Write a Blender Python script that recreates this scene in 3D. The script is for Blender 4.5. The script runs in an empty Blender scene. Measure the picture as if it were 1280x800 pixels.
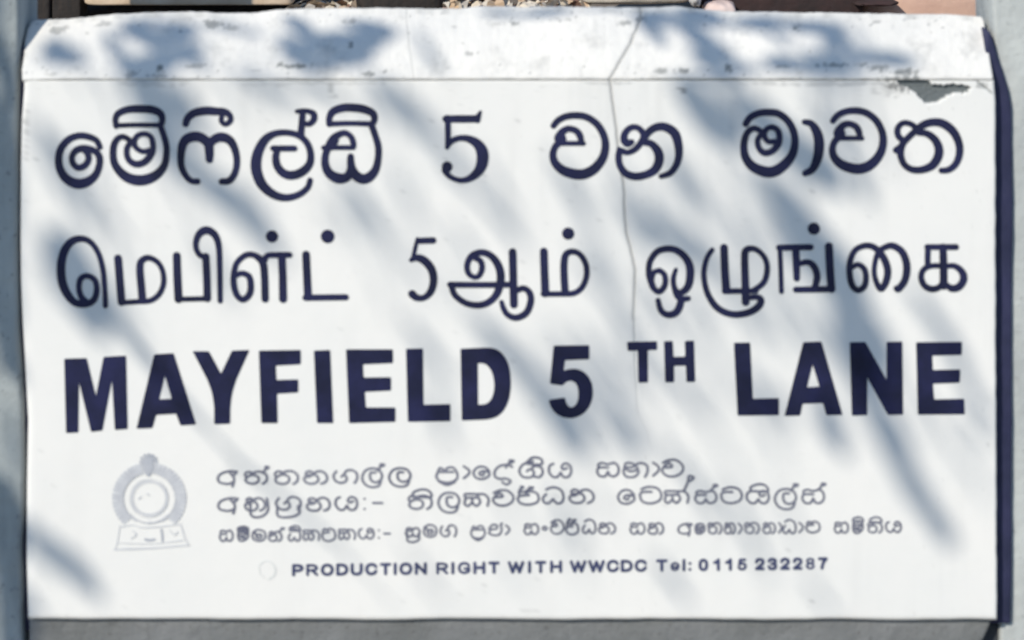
import bpy, bmesh, math, random
from mathutils import Vector, noise
from mathutils.geometry import tessellate_polygon
R = math.radians
random.seed(11)
sc = bpy.context.scene
C = sc.collection

# ------------------------------------------------ camera, sky, sun, exposure
DIST, Z0, CAMZ = 2.5, 0.62, 1.50           # sign face is the plane y=0, its middle at z=0.62
cam = bpy.data.cameras.new('camera'); co = bpy.data.objects.new('camera', cam); C.objects.link(co)
co.location = (0, -DIST, CAMZ); co.rotation_euler = (R(90), 0, 0)
cam.sensor_width = 36; cam.lens = 36 * DIST / 1.28
cam.shift_y = -(CAMZ - Z0) / 1.28          # perspective-corrected crop of an eye-level picture
cam.clip_end = 500
cam.dof.use_dof = True; cam.dof.focus_distance = 3.4; cam.dof.aperture_fstop = 4.0
sc.camera = co

SUN_AZ, SUN_EL = 34, 36                     # degrees: left of the sign's front, above the horizon
sdir = Vector((-math.sin(R(SUN_AZ)) * math.cos(R(SUN_EL)), -math.cos(R(SUN_AZ)) * math.cos(R(SUN_EL)), math.sin(R(SUN_EL))))
w = bpy.data.worlds.new('World'); sc.world = w; w.use_nodes = True
nt = w.node_tree; bg = nt.nodes['Background']
sky = nt.nodes.new('ShaderNodeTexSky'); sky.sky_type = 'NISHITA'; sky.sun_disc = False
sky.sun_elevation = R(SUN_EL); sky.sun_rotation = math.atan2(sdir.x, sdir.y)
sky.air_density = 1.0; sky.dust_density = 0.0; sky.ozone_density = 2.0
nt.links.new(sky.outputs[0], bg.inputs[0]); bg.inputs[1].default_value = 0.15
sl = bpy.data.lights.new('sun', 'SUN'); so = bpy.data.objects.new('sun', sl); C.objects.link(so)
sl.energy = 4.1; sl.angle = R(0.53); sl.color = (1.0, 0.935, 0.815)
so.location = sdir * 20; so.rotation_euler = sdir.to_track_quat('Z', 'Y').to_euler()
sc.view_settings.view_transform = 'Standard'; sc.view_settings.look = 'None'
sc.view_settings.exposure = 0.0; sc.view_settings.gamma = 1

# ------------------------------------------------ helpers
def P(px, py, d=0.0):
    """point at depth d behind the sign face which is seen at photograph position px,py"""
    x = (px - 640) / 1000; z = Z0 + (400 - py) / 1000
    k = (DIST + d) / DIST
    return Vector((x * k, d, CAMZ + (z - CAMZ) * k))
def lerp(a, b, t): return a + (b - a) * t
def pl(pts, v):                              # piecewise linear
    if v <= pts[0][0]: return pts[0][1]
    for (a, fa), (b, fb) in zip(pts, pts[1:]):
        if v <= b: return fa + (fb - fa) * (v - a) / (b - a)
    return pts[-1][1]
def nz(x, y, s, seed=0): return noise.noise(Vector((x * s, y * s, seed * 7.3)))
def link(name, verts, faces, m, parent=None, smooth=False):
    me = bpy.data.meshes.new(name); me.from_pydata([tuple(v) for v in verts], [], faces); me.update()
    if m: me.materials.append(m)
    if smooth:
        for p in me.polygons: p.use_smooth = True
    o = bpy.data.objects.new(name, me); C.objects.link(o)
    if parent: o.parent = parent
    return o
def tag(o, label=None, cat=None, group=None, kind=None):
    if label: o['label'] = label
    if cat: o['category'] = cat
    if group: o['group'] = group
    if kind: o['kind'] = kind
    return o
def empty(name, loc):
    o = bpy.data.objects.new(name, None); C.objects.link(o); o.location = loc; return o

def mat(name, base, rough=0.7, var=None, scale=20, bump=0.0, bscale=60, det=6, dirt=None, dirt2=None, spec=0.3, stretch=None, fine=None):
    m = bpy.data.materials.new(name); m.use_nodes = True; n = m.node_tree.nodes; L = m.node_tree.links
    b = n['Principled BSDF']; b.inputs['Roughness'].default_value = rough
    b.inputs['Specular IOR Level'].default_value = spec
    tc = n.new('ShaderNodeTexCoord'); mp = n.new('ShaderNodeMapping'); L.new(tc.outputs['Object'], mp.inputs[0])
    if stretch: mp.inputs['Scale'].default_value = stretch
    col = None
    if var:
        t = n.new('ShaderNodeTexNoise'); t.inputs['Scale'].default_value = scale; t.inputs['Detail'].default_value = det; t.inputs['Roughness'].default_value = .6
        L.new(mp.outputs[0], t.inputs['Vector'])
        r = n.new('ShaderNodeValToRGB'); r.color_ramp.elements[0].position = .34; r.color_ramp.elements[1].position = .66
        r.color_ramp.elements[0].color = (*var, 1); r.color_ramp.elements[1].color = (*base, 1)
        L.new(t.outputs[0], r.inputs[0]); col = r.outputs[0]
    else:
        rg = n.new('ShaderNodeRGB'); rg.outputs[0].default_value = (*base, 1); col = rg.outputs[0]
    if fine:                                  # small darker specks
        t = n.new('ShaderNodeTexNoise'); t.inputs['Scale'].default_value = fine[0]; t.inputs['Detail'].default_value = 3
        L.new(tc.outputs['Object'], t.inputs['Vector'])
        mr = n.new('ShaderNodeMapRange'); mr.inputs[1].default_value = fine[1]; mr.inputs[2].default_value = fine[1] + .07
        mr.inputs[3].default_value = 0; mr.inputs[4].default_value = fine[2]; L.new(t.outputs[0], mr.inputs[0])
        mx = n.new('ShaderNodeMix'); mx.data_type = 'RGBA'; L.new(mr.outputs[0], mx.inputs[0]); L.new(col, mx.inputs[6]); mx.inputs[7].default_value = (*fine[3], 1); col = mx.outputs[2]
    for att, c in (('dirt', dirt), ('chip', dirt2)):
        if c:
            a = n.new('ShaderNodeAttribute'); a.attribute_name = att
            mx = n.new('ShaderNodeMix'); mx.data_type = 'RGBA'; L.new(a.outputs['Fac'], mx.inputs[0]); L.new(col, mx.inputs[6]); mx.inputs[7].default_value = (*c, 1); col = mx.outputs[2]
    L.new(col, b.inputs['Base Color'])
    if bump:
        t = n.new('ShaderNodeTexNoise'); t.inputs['Scale'].default_value = bscale; t.inputs['Detail'].default_value = 8; L.new(tc.outputs['Object'], t.inputs['Vector'])
        bm = n.new('ShaderNodeBump'); bm.inputs['Strength'].default_value = bump; bm.inputs['Distance'].default_value = .004
        L.new(t.outputs[0], bm.inputs['Height']); L.new(bm.outputs[0], b.inputs['Normal'])
    return m

M_white = mat('white_paint', (.80, .785, .762), .55, var=(.755, .75, .735), scale=5, bump=.10, bscale=45, dirt=(.17, .17, .17), dirt2=(.13, .145, .15), fine=(150, .72, .25, (.45, .43, .40)))
M_cap = mat('weathered_white_paint', (.71, .69, .66), .6, var=(.64, .63, .61), scale=9, bump=.35, bscale=70, dirt=(.13, .14, .14), dirt2=(.13, .14, .14), fine=(95, .70, .5, (.35, .34, .31)))
M_navy = mat('navy_lettering', (.019, .021, .070), .5, var=(.011, .013, .036), scale=25, spec=.3)
M_bluesmall = mat('faded_blue_lettering', (.065, .075, .16), .6, var=(.04, .05, .11), scale=30)
M_faded = mat('faded_grey_lettering', (.20, .205, .255), .6, var=(.115, .12, .17), scale=22)
M_crest = mat('faded_crest_print', (.63, .635, .655), .6, var=(.54, .55, .58), scale=40)
M_crestlight = mat('faded_crest_tint', (.66, .665, .68), .6, var=(.58, .59, .62), scale=50)
M_crestleaf = mat('faded_crest_leaf', (.56, .57, .60), .6, var=(.46, .47, .51), scale=70)
M_crest2 = mat('crest_print_dark', (.38, .40, .45), .6, var=(.46, .47, .51), scale=60)
M_ghost = mat('ghost_print', (.69, .70, .69), .6)
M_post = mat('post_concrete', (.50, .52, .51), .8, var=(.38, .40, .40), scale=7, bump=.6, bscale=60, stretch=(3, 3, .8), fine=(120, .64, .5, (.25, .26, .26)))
M_plinth = mat('plinth_concrete', (.20, .205, .21), .85, var=(.14, .145, .145), scale=9, bump=.7, bscale=70, fine=(150, .6, .5, (.10, .10, .10)))

M_postleft = mat('shaded_post_concrete', (.42, .45, .45), .8, var=(.28, .31, .32), scale=6, bump=.6, bscale=60, stretch=(3, 3, .8), fine=(120, .64, .5, (.15, .16, .17)))  # darker copy of the post concrete, with the left post's shade in its colour
M_edge = mat('navy_edge_shade', (.035, .037, .090), .6, var=(.020, .024, .055), scale=14, bump=.3)  # navy with the shade of the side gaps put into it

# ------------------------------------------------ sign body
PANEL_L = [(100, 30), (112, 30), (150, 27), (200, 26), (300, 25.5), (350, 26), (400, 28), (450, 31), (525, 35), (600, 33.5), (700, 33), (780, 35)]
POST_L = [(-60, 23), (0, 23), (100, 22), (300, 21.5), (400, 22.5), (430, 24), (525, 28), (600, 28.5), (700, 26), (800, 28), (1100, 28)]
sign = empty('street_name_sign', (0, 0.03, 0))
tag(sign, 'whitewashed concrete lane name sign lettered in navy in three scripts, between two posts', 'sign')

def blobs(x, y, lst):
    v = 0
    for bx, by, rx, ry, s in lst:
        if abs(x - bx) < rx * 2.2 and abs(y - by) < ry * 2.6:
            q = ((x - bx) / rx) ** 2 + ((y - by) / ry) ** 2
            q += 1.6 * nz(x, y, .16, 3) + 1.1 * nz(x, y, .4, 5)
            v = max(v, s * min(1, max(0, 1.35 - q * 1.05)))
    return v
DIRT = [(72,38,10,5,.55),(84,34,6,3,.35),(130,30,11,4,.45),(235,24,6,3,.3),(225,38,3,3,.6),(268,30,11,5,.65),(290,35,9,5,.45),(108,41,3,2,.4),
 (163,93,9,5,.5),(199,87,4,7,.85),(197,95,11,3,.5),(235,83,4,3,.45),(250,82,12,3,.45),(320,88,8,1.5,.35),(352,82,5,4,.85),(370,83,20,3,.85),(65,93,9,2,.35),
 (438,57,4,4,.7),(440,27,10,3,.5),(460,93,7,3,.75),(480,89,5,2,.7),(568,33,3,2,.4),(586,67,5,3,.6),(597,66,2,2,.5),(645,29,8,3,.8),(780,29,11,3,.6),(800,25,6,4,.6),
 (826,88,8,4,.65),(672,101,12,1.6,.6),(853,89,9,4,.75),(911,86,5,6,.75),(880,33,3,4,.4),(997,34,4,4,.95),(978,83,8,2,.5),(1040,82,20,3,.65),(1075,80,7,3,.5),
 (1096,27,6,2,.5),(1100,85,9,5,.6),(1133,90,15,5,.75),(1127,99,22,4,.8),(1215,63,2,3,.3),(620,30,12,2,.3),(700,24,14,2,.35),(560,84,3,2,.3)]
FDIRT = [(414,110,4,9,.45),(420,120,3,3,.3),(854,112,6,4,.7),(917,161,3,3,.35),(681,108,4,3,.25),(1130,106,26,7,.85),(1112,112,22,9,.3),(1165,110,16,6,.4),(1100,104,26,4,.35),
 (1228,107,7,4,.55),(984,687,4,4,.3),(1236,557,3,1.5,.4),(34,150,3,22,.35),(33,190,2,10,.3),(150,620,3,3,.0),(663,763,10,2,.2),(340,106,40,3,.2),(190,105,40,4,.25),(420,104,60,2.5,.25),(760,104,30,2.5,.3),(1010,105,80,3,.3)]
CRACK = [(101, 762), (110, 764), (125, 765), (148, 769), (187, 773), (234, 780), (275, 781), (290, 783), (314, 789), (337, 794), (384, 792), (420, 793), (482, 795), (514, 797), (537, 807), (560, 815)]
CHIP = [(1118,99),(1160,99),(1164,106),(1180,106.5),(1190,105),(1206,107),(1213,110),(1211,115),(1203,117),(1194,116),(1184,121),(1176,126),(1168,129),(1158,129.5),(1150,123),(1146,117),(1138,112),(1126,106)]
def inpoly(x, y, p):
    c = False
    for i in range(len(p)):
        x1, y1 = p[i]; x2, y2 = p[i - 1]
        if (y1 > y) != (y2 > y) and x < (x2 - x1) * (y - y1) / (y2 - y1) + x1: c = not c
    return c

def rng(a, b, s):
    n = max(1, round((b - a) / s)); return [a + (b - a) * i / n for i in range(n)]
xs = rng(30, 755, 6) + rng(755, 825, 1) + rng(825, 1110, 6) + rng(1110, 1245, 1.5) + [1245]
ys = rng(101, 135, 1) + rng(135, 776, 4) + [776]
V = []; dirt = []; chip = []
nx, ny = len(xs), len(ys)
for y in ys:
    xl, xr = pl(PANEL_L, y), pl([(100, 1243), (130, 1244.5), (450, 1245), (776, 1246.5)], y) + .8 * nz(1, y, .05, 9)
    for x in xs:
        X = x
        if x < 90: X = lerp(xl, 90, (x - 30) / 60)
        if x > 1200: X = lerp(1200, xr, (x - 1200) / 45)
        Y = y
        yb = 775.2 + 1.3 * nz(x, 0, .012, 2) + .6 * nz(x, 0, .04, 6)
        if y > 700: Y = lerp(700, yb, (y - 700) / 76)
        d = .00012 * nz(X, Y, .012, 1)
        cx = pl(CRACK, Y) + 1.2 * nz(0, Y, .08, 4)
        a = max(0, 1 - abs(X - cx) / 2.3) * (1 if Y < 350 else max(.0, 1 - (Y - 350) / 230))
        cd = .6 * a + .16 * max(0, 1 - abs(X - cx) / 7) * (Y < 400)
        d += .0016 * a
        ch = 0
        if Y < 135 and X > 1105:
            jx, jy = X + 2.2 * nz(X, Y, .25, 8), Y + 1.6 * nz(X, Y, .3, 12)
            if inpoly(jx, jy, CHIP): ch = 1; d += .0055 + .001 * nz(X, Y, .5, 2)
            # hairline from the cap corner
            t = (X - 1222) / 20
            if -.3 < t < 1 and abs(Y - (102 + 16 * t)) < 1.6: ch = max(ch, .6); d += .001
        e = min(X - xl, xr - X, yb - Y)       # worn rounded edge
        if e < 3: d += .0015 * (1 - max(e, 0) / 3) ** 2
        V.append(P(X, Y, 0) + Vector((0, d, 0)))
        gr = max(0, nz(X, Y * .12, .035, 41) + .5 * nz(X, Y * .1, .13, 42) - .12) * .13 * (.4 + .6 * max(0, 1 - (Y - 100) / 250)) + max(0, nz(X, Y, .5, 44) - .62) * 1.6
        dirt.append(min(1, max(blobs(X, Y, FDIRT), cd, gr))); chip.append(ch)
F = [(j * nx + i, (j + 1) * nx + i, (j + 1) * nx + i + 1, j * nx + i + 1) for j in range(ny - 1) for i in range(nx - 1)]
ring = [i for i in range(nx)] + [j * nx + nx - 1 for j in range(1, ny)] + [(ny - 1) * nx + i for i in range(nx - 2, -1, -1)] + [j * nx for j in range(ny - 2, 0, -1)]
b0 = len(V)
for r in ring:
    v = V[r]; V.append(Vector((v.x, .055, v.z))); dirt.append(.3); chip.append(0)
nr = len(ring)
for k in range(nr):
    F.append((ring[k], ring[(k + 1) % nr], b0 + (k + 1) % nr, b0 + k))
F.append(tuple(b0 + k for k in range(nr)))
def addattr(o, name, vals):
    a = o.data.attributes.new(name, 'FLOAT', 'POINT'); a.data.foreach_set('value', vals)
OFF = Vector((0, .03, 0))
def signpart(name, V, F, m, parent, smooth=False):
    return link(name, [v - OFF for v in V], F, m, parent, smooth)
panel = signpart('panel', V, F, M_white, sign, True)
addattr(panel, 'dirt', dirt); addattr(panel, 'chip', chip)
for p in panel.data.polygons[-nr - 1:]: p.use_smooth = False

# cap: sloped cement coping along the top edge
TOP = [(30, 26), (42, 24.5), (80, 24), (105, 22), (130, 19), (160, 17), (200, 15), (240, 14.5), (290, 16.5), (320, 16), (345, 12), (400, 10.5), (480, 10), (540, 11), (570, 11), (600, 8), (620, 8), (660, 9), (700, 8), (740, 9), (770, 9), (800, 9.5), (850, 8), (872, 11), (905, 14), (960, 15), (1040, 16), (1100, 17), (1160, 17.5), (1200, 18.5), (1225, 20), (1243, 21)]
CAPCR = [(24, 801), (35, 796), (55, 788), (70, 779), (86, 770), (93, 766), (101, 761)]
cxs = rng(30, 505, 2.5) + rng(505, 525, 1) + rng(525, 755, 2.5) + rng(755, 815, 1) + rng(815, 1243, 2.5) + [1243]
T = [i / 44 for i in range(45)]
V = []; dirt = []; chip = []; rows = []
def capx(x, py):
    l = pl([(20, 46), (24, 44), (28, 39), (35, 34.5), (50, 31), (70, 30), (88, 27.5), (101, 28)], py) + .6 * nz(0, py, .2, 3)
    r = pl([(17, 1222), (20, 1226), (24, 1229), (34, 1231), (60, 1235), (85, 1239), (101, 1242)], py) + .5 * nz(5, py, .2, 3)
    if x < 100: return lerp(l, 100, (x - 30) / 70)
    if x > 1180: return lerp(1180, r, (x - 1180) / 63)
    return x
def seam(x): return 100.3 + .9 * nz(x, 0, .03, 7) + (1.6 if x < 60 else 0) * (1 - (x - 30) / 30 if x < 60 else 0)
def row(fn):
    rows.append(len(V))
    for x in cxs:
        p, dd, cc = fn(x); V.append(p); dirt.append(dd); chip.append(cc)
row(lambda x: (P(capx(x, 100), 0, .03) * 0 + Vector((P(capx(x, 100), 100, 0).x, .03, P(0, seam(x), 0).z - .0005)), .3, 0))
row(lambda x: (Vector((P(capx(x, 100), 100, 0).x, .0008, P(0, seam(x), 0).z - .0002)), .35, 0))
for t in T:
    def f(x, t=t):
        yt = pl(TOP, x) + .7 * nz(x, 0, .06, 1) + .5 * nz(x, 0, .2, 2); ysm = seam(x)
        py = lerp(ysm - .6, yt, t)
        X = capx(x, py)
        d = lerp(-.0018, .058, t ** 1.05) - .004 * math.sin(math.pi * min(1, t)) + (.0012 * nz(X, py, .02, 3) + .0004 * nz(X, py, .12, 4))
        if t == 0: d += .0015
        cx = pl(CAPCR, py) + 1.0 * nz(0, py, .15, 4)
        a = max(0, 1 - abs(X - cx) / 2.6)
        h = max(0, 1 - abs(X - pl([(24, 508), (60, 512), (100, 518)], py)) / 1.2)
        d += .0025 * a + .0005 * h
        dd = max(blobs(X, py, DIRT), .7 * a, .42 * h, .18 * max(0, 1 - abs(X - cx) / 7))
        if t < .04: dd = max(dd, .15 + .35 * nz(X, 0, .05, 11))
        g = nz(X, py, .018, 21) + .6 * nz(X, py, .06, 22) + .45 * nz(X, py, .17, 23)
        dd = max(dd, min(.26, max(0, g - .22) * .4)); pk = nz(X, py, .28, 31) + .5 * nz(X, py, .7, 32)
        if (t < .22 or t > .78) and pk > .62: dd = max(dd, min(.7, (pk - .62) * 4))
        if t > .93: dd = max(dd, .22 * max(0, nz(X, 0, .08, 15)) * 2)
        return P(X, py, d), min(1, dd), 0
    row(f)
def last(dy, dz, z=None):
    base = rows[2 + len(T) - 1]
    rows.append(len(V))
    for i in range(len(cxs)):
        v = V[base + i]; V.append(Vector((v.x, v.y + dy, (v.z + dz) if z is None else z))); dirt.append(.4); chip.append(0)
last(.006, -.001); last(.012, -.006); last(.014, -.05, P(0, 100, 0).z)
n = len(cxs)
F = [(rows[r] + i, rows[r] + i + 1, rows[r + 1] + i + 1, rows[r + 1] + i) for r in range(len(rows) - 1) for i in range(n - 1)]
F.append(tuple(rows[r] for r in range(len(rows))))
F.append(tuple(rows[r] + n - 1 for r in reversed(range(len(rows)))))
cap = signpart('coping', V, F, M_cap, sign, True); cap['label'] = 'stained sloping coping with a cracked joint'
addattr(cap, 'dirt', dirt); addattr(cap, 'chip', chip)
for p in cap.data.polygons[-2:]: p.use_smooth = False

# plinth below the panel, set slightly back, with a broken lower right corner
def noisy_prism(name, outline, d0, d1, m, parent=None, off=Vector((0, 0, 0)), amp=.0008, step=.01, seed=0, bev=.003):
    """outline in world x,z (counter-clockwise from the front), extruded from y=d0 to y=d1"""
    bm = bmesh.new()
    vs = [bm.verts.new((x, d0, z)) for x, z in outline]
    f = bm.faces.new(vs)
    r = bmesh.ops.extrude_face_region(bm, geom=[f])
    for v in r['geom']:
        if isinstance(v, bmesh.types.BMVert): v.co.y = d1
    bmesh.ops.recalc_face_normals(bm, faces=bm.faces)
    if bev: bmesh.ops.bevel(bm, geom=list(bm.edges), offset=bev, segments=2, affect='EDGES', profile=.6)
    bmesh.ops.triangulate(bm, faces=[f for f in bm.faces if len(f.verts) > 4])
    for _ in range(7):
        e = [e for e in bm.edges if e.calc_length() > step * 2]
        if not e: break
        bmesh.ops.subdivide_edges(bm, edges=e, cuts=1)
        bmesh.ops.triangulate(bm, faces=[f for f in bm.faces if len(f.verts) > 4])
    for v in bm.verts:
        q = noise.noise_vector(v.co * 14 + Vector((seed, 0, 0))) * amp * 1.6 + noise.noise_vector(v.co * 60 + Vector((seed, 0, 0))) * amp * .5
        v.co += q - off
    me = bpy.data.meshes.new(name); bm.to_mesh(me); bm.free(); me.materials.append(m)
    for p in me.polygons: p.use_smooth = True
    o = bpy.data.objects.new(name, me); C.objects.link(o); o.parent = parent
    return o
def W(px, py, d):
    v = P(px, py, d); return (v.x, v.z)
pd = .010
plz = [W(36, 772, pd), (W(36, 772, pd)[0], 0.0 - .05), (W(1190, 772, pd)[0], -.05), W(1196, 840, pd), W(1222, 812, pd), W(1229, 800, pd), W(1236, 786, pd), W(1240, 776, pd), W(1240, 772, pd)]
pln = noisy_prism('plinth', plz, pd, .052, M_plinth, sign, OFF, amp=.0012, seed=3)
pln['label'] = 'bare grey cement plinth under the panel'

# ------------------------------------------------ posts
def post(edge, xl, name, label, top, mat_, d0, d1, seed, side):
    zs = [i * .012 for i in range(int((top + .06) / .012) + 1)]
    V = []; nseg = 16
    for z in zs:
        zz = z - .05
        # photograph row of this height on the post's front plane
        k = (DIST + d0) / DIST
        py = 400 - ((zz - CAMZ) / k + CAMZ - Z0) * 1000
        e = ((edge(py) - 640) / 1000) * k
        xa, xb = (e - .11, e) if side < 0 else (e, e + .11)
        r = .006
        prof = []
        for cx_, cy_, a0 in ((xa + r, d0 + r, 180), (xb - r, d0 + r, 270), (xb - r, d1 - r, 0), (xa + r, d1 - r, 90)):
            for q in range(4):
                a = R(a0 + q * 30); prof.append((cx_ + r * math.cos(a), cy_ + r * math.sin(a)))
        for x, y in prof:
            nv = noise.noise_vector(Vector((x, y, zz)) * 18 + Vector((seed, 0, 0))) * .0016 + noise.noise_vector(Vector((x, y, zz)) * 70) * .0005
            V.append(Vector((x, y, zz)) + nv)
    F = [(a * nseg + i, a * nseg + (i + 1) % nseg, (a + 1) * nseg + (i + 1) % nseg, (a + 1) * nseg + i) for a in range(len(zs) - 1) for i in range(nseg)]
    F.append(tuple(range(nseg))[::-1]); F.append(tuple((len(zs) - 1) * nseg + i for i in range(nseg)))
    bx = (V[0].x + V[8].x) / 2; o0 = Vector((bx, (d0 + d1) / 2, 0))
    o = link(name, [v - o0 for v in V], F, mat_, None, True); o.location = o0
    for p in o.data.polygons[-2:]: p.use_smooth = False
    tag(o, label, 'post', 'concrete posts either side of the sign')
    return o
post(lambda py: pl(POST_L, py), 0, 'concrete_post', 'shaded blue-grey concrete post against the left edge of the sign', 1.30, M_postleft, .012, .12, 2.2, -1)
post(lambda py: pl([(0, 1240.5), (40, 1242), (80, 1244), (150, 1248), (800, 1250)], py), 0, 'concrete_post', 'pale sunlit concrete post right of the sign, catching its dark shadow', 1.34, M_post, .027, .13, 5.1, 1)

# gap joints: navy colour carries the shade, right outline follows the sign's shadow
jr = [W(1232, 779, .019), W(1264.5, 780, .019), W(1265.5, 700, .019), W(1266.5, 400, .019), W(1266.5, 160, .019), W(1265, 135, .019), W(1261, 112, .019), W(1254, 90, .019), W(1248, 72, .019), W(1243, 55, .019), W(1238, 40, .019), W(1232, 38, .019)]
noisy_prism('navy_shade_joint', jr, .019, .052, M_edge, sign, OFF, amp=.0009, seed=8)['label'] = 'navy right edge strip in the shape of the sign shadow, tapering at its top'
jm = [W(1205, 1100, .034), W(1262, 1100, .034), W(1263.5, 781, .034), W(1236, 780.5, .034), W(1205, 780.5, .034)]
noisy_prism('shade_mortar', jm, .034, .05, mat('shadow_dark_mortar', (.055, .062, .075), .9, var=(.035, .037, .04), scale=20, bump=.6), sign, OFF, amp=.0012, seed=12)  # near-black filler, its colour stands for the shadow below the right joint
jl = [W(14, 790, .028), W(42, 790, .028), W(42, 110, .028), W(33, 90, .028), W(33, 58, .028), W(14, 58, .028)]
noisy_prism('navy_shade_joint', jl, .028, .052, M_edge, sign, OFF, amp=.0006, seed=9)['label'] = 'thin navy strip for the shaded left gap'

# ------------------------------------------------ lettering
SURF = -.0007                                # height of the painted letters in front of the panel
def spline(pts, sub=6):
    if len(pts) < 3: 
        a, b = pts; return [tuple(lerp(a[i], b[i], k / 4) for i in range(3)) for k in range(5)]
    out = []; n = len(pts)
    for i in range(n - 1):
        p0 = pts[max(i - 1, 0)]; p1 = pts[i]; p2 = pts[i + 1]; p3 = pts[min(i + 2, n - 1)]
        for k in range(sub):
            t = k / sub; t2 = t * t; t3 = t2 * t
            out.append(tuple(.5 * (2 * p1[c] + (p2[c] - p0[c]) * t + (2 * p0[c] - 5 * p1[c] + 4 * p2[c] - p3[c]) * t2 + (-p0[c] + 3 * p1[c] - 3 * p2[c] + p3[c]) * t3) for c in range(3)))
    out.append(pts[-1]); return out
class Ink:
    def __init__(s): s.V = []; s.F = []; s.d = 0
    def v(s, x, y):
        s.V.append(P(x, y, 0) + Vector((0, SURF - s.d, 0)) - OFF); return len(s.V) - 1
    def stroke(s, pts, flat=False):
        pts = spline(pts) if len(pts) > 1 else pts
        if len(pts) == 1:
            x, y, wd = pts[0]; s.disc(x, y, wd / 2); return
        prev = None; n = len(pts)
        for i, (x, y, wd) in enumerate(pts):
            a = pts[max(i - 1, 0)]; b = pts[min(i + 1, n - 1)]
            dx, dy = b[0] - a[0], b[1] - a[1]; l = math.hypot(dx, dy) or 1
            hx, hy = -dy / l * wd / 2, dx / l * wd / 2
            s.d += 1.2e-6
            q = (s.v(x + hx, y + hy), s.v(x - hx, y - hy))
            if prev: s.F.append((prev[0], q[0], q[1], prev[1]))
            prev = q
        if not flat:
            for x, y, wd in (pts[0], pts[-1]): s.disc(x, y, wd / 2)
        s.d += 2e-5
    def disc(s, x, y, r, k=14, ry=None):
        s.d += 8e-6
        ids = [s.v(x + r * math.cos(2 * math.pi * i / k), y + (ry or r) * math.sin(2 * math.pi * i / k)) for i in range(k)]
        s.F.append(tuple(ids)); s.d += 8e-6
    def poly(s, loops):
        s.d += 1e-5
        allp = [p for l in loops for p in l]
        ids = [s.v(*p) for p in allp]
        for t in tessellate_polygon([[Vector((x, y, 0)) for x, y in l] for l in loops]): s.F.append(tuple(ids[i] for i in t))
    def done(s, name, m, parent, label=None):
        o = link(name, s.V, s.F, m, parent)
        for p in o.data.polygons:
            pass
        if label: o['label'] = label
        return o
def parse(t): return [tuple(float(c) for c in q.split(',')) for q in t.split()]
def glyph(ox, oy, strokes, name='letter', fx=None, m=None):
    ink = Ink()
    for st in strokes.strip().split('|'):
        pts = parse(st)
        if fx: pts = [(*fx(p[0], p[1]), p[2]) for p in pts]
        ink.stroke([(ox + x / 6.4, oy + y / 6.4, (wd * 1.08 + 5) / 6.4) for x, y, wd in pts])
    return ink.done(name, m or M_navy, panel)

# Sinhala row
VA = '75,205,40 115,160,44 180,130,46 265,122,48 350,140,48 430,200,50 480,290,50 490,380,54 465,470,60 400,550,68 320,590,72 240,590,72 150,560,66 90,505,56 70,440,48 85,380,44 115,340,50 120,300,66 150,250,50 200,228,44 260,248,46 288,290,46 300,345,34|130,345,32 220,345,32 315,345,32|132,300,72 140,310,66'
glyph(60, 125, '415,375,38 385,320,42 320,292,46 245,285,46 165,315,48 105,385,50 85,470,50 100,560,56 150,630,64 230,668,72 310,655,66 375,605,52 408,530,46 412,460,46 385,415,46 335,392,46 280,385,48 225,402,46 192,450,40 200,505,42 240,540,44 290,525,44 322,480,42 318,430,44 290,400,40')
glyph(60, 125, '545,208,38 540,150,40 565,105,45 640,75,50 740,70,55 840,78,55 900,110,50 915,160,42 900,205,40|545,203,32 700,198,32 890,200,32|895,195,40 922,270,40 945,350,42 948,430,44 930,520,50 875,590,62 800,630,72 720,640,75 640,620,70 575,570,60 530,500,50 520,420,46 530,350,44 560,305,40 600,292,38 640,310,38 665,335,38|665,335,38 635,375,38 630,430,38 650,480,42 700,510,46 760,500,46 810,455,46 838,400,40 838,340,38 820,290,36 770,268,36 715,285,36 690,330,36 705,380,36 760,410,34 810,400,34')
glyph(200, 125, '205,190,45 225,140,50 280,100,56 370,85,60 450,90,56 520,95,50 558,125,42 562,165,38 525,192,36 492,170,34 495,125,34|300,650,42 250,645,40 200,595,42 170,520,46 168,440,50 180,360,60 215,310,68 280,290,70 340,305,68 385,350,66 395,420,60 395,475,50|395,360,50 430,315,60 490,295,66 550,315,62 590,370,52 612,450,46 612,530,44 590,600,44 550,645,46 495,650,44')
glyph(200, 125, '1095,90,28 1140,85,32 1190,90,36 1228,110,44 1230,155,44 1195,190,38 1155,185,34|1140,95,42 1135,180,44 1128,260,46 1130,290,44|1200,640,38 1180,700,40 1110,755,44 1010,780,50 910,755,60 820,680,70 775,580,74 768,490,74 790,400,68 840,315,58 910,270,46 990,258,42 1070,268,42 1130,295,44 1180,350,44 1205,430,46 1195,510,52 1140,570,60 1060,600,62 990,585,60 940,530,54 925,460,48 935,410,42 950,385,36|905,385,40 1000,385,40 1075,385,40')
glyph(300, 125, '715,190,44 715,140,44 745,90,52 820,62,56 900,60,58 990,72,58 1060,105,52 1075,150,44 1060,190,40|1060,190,36 880,185,34 715,190,36|1050,195,44 1080,280,44 1105,370,46 1105,460,46 1085,550,54 1040,610,66 985,630,70 930,605,70 895,550,60 885,490,50 885,450,44|888,540,50 860,610,60 790,625,74 720,590,66 685,530,56 680,460,48 695,400,48 722,350,60 750,305,56 790,275,44 840,262,40 885,290,40 905,340,40 905,375,36|905,378,32 780,378,32 670,380,34|745,330,66 755,320,60')
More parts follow.
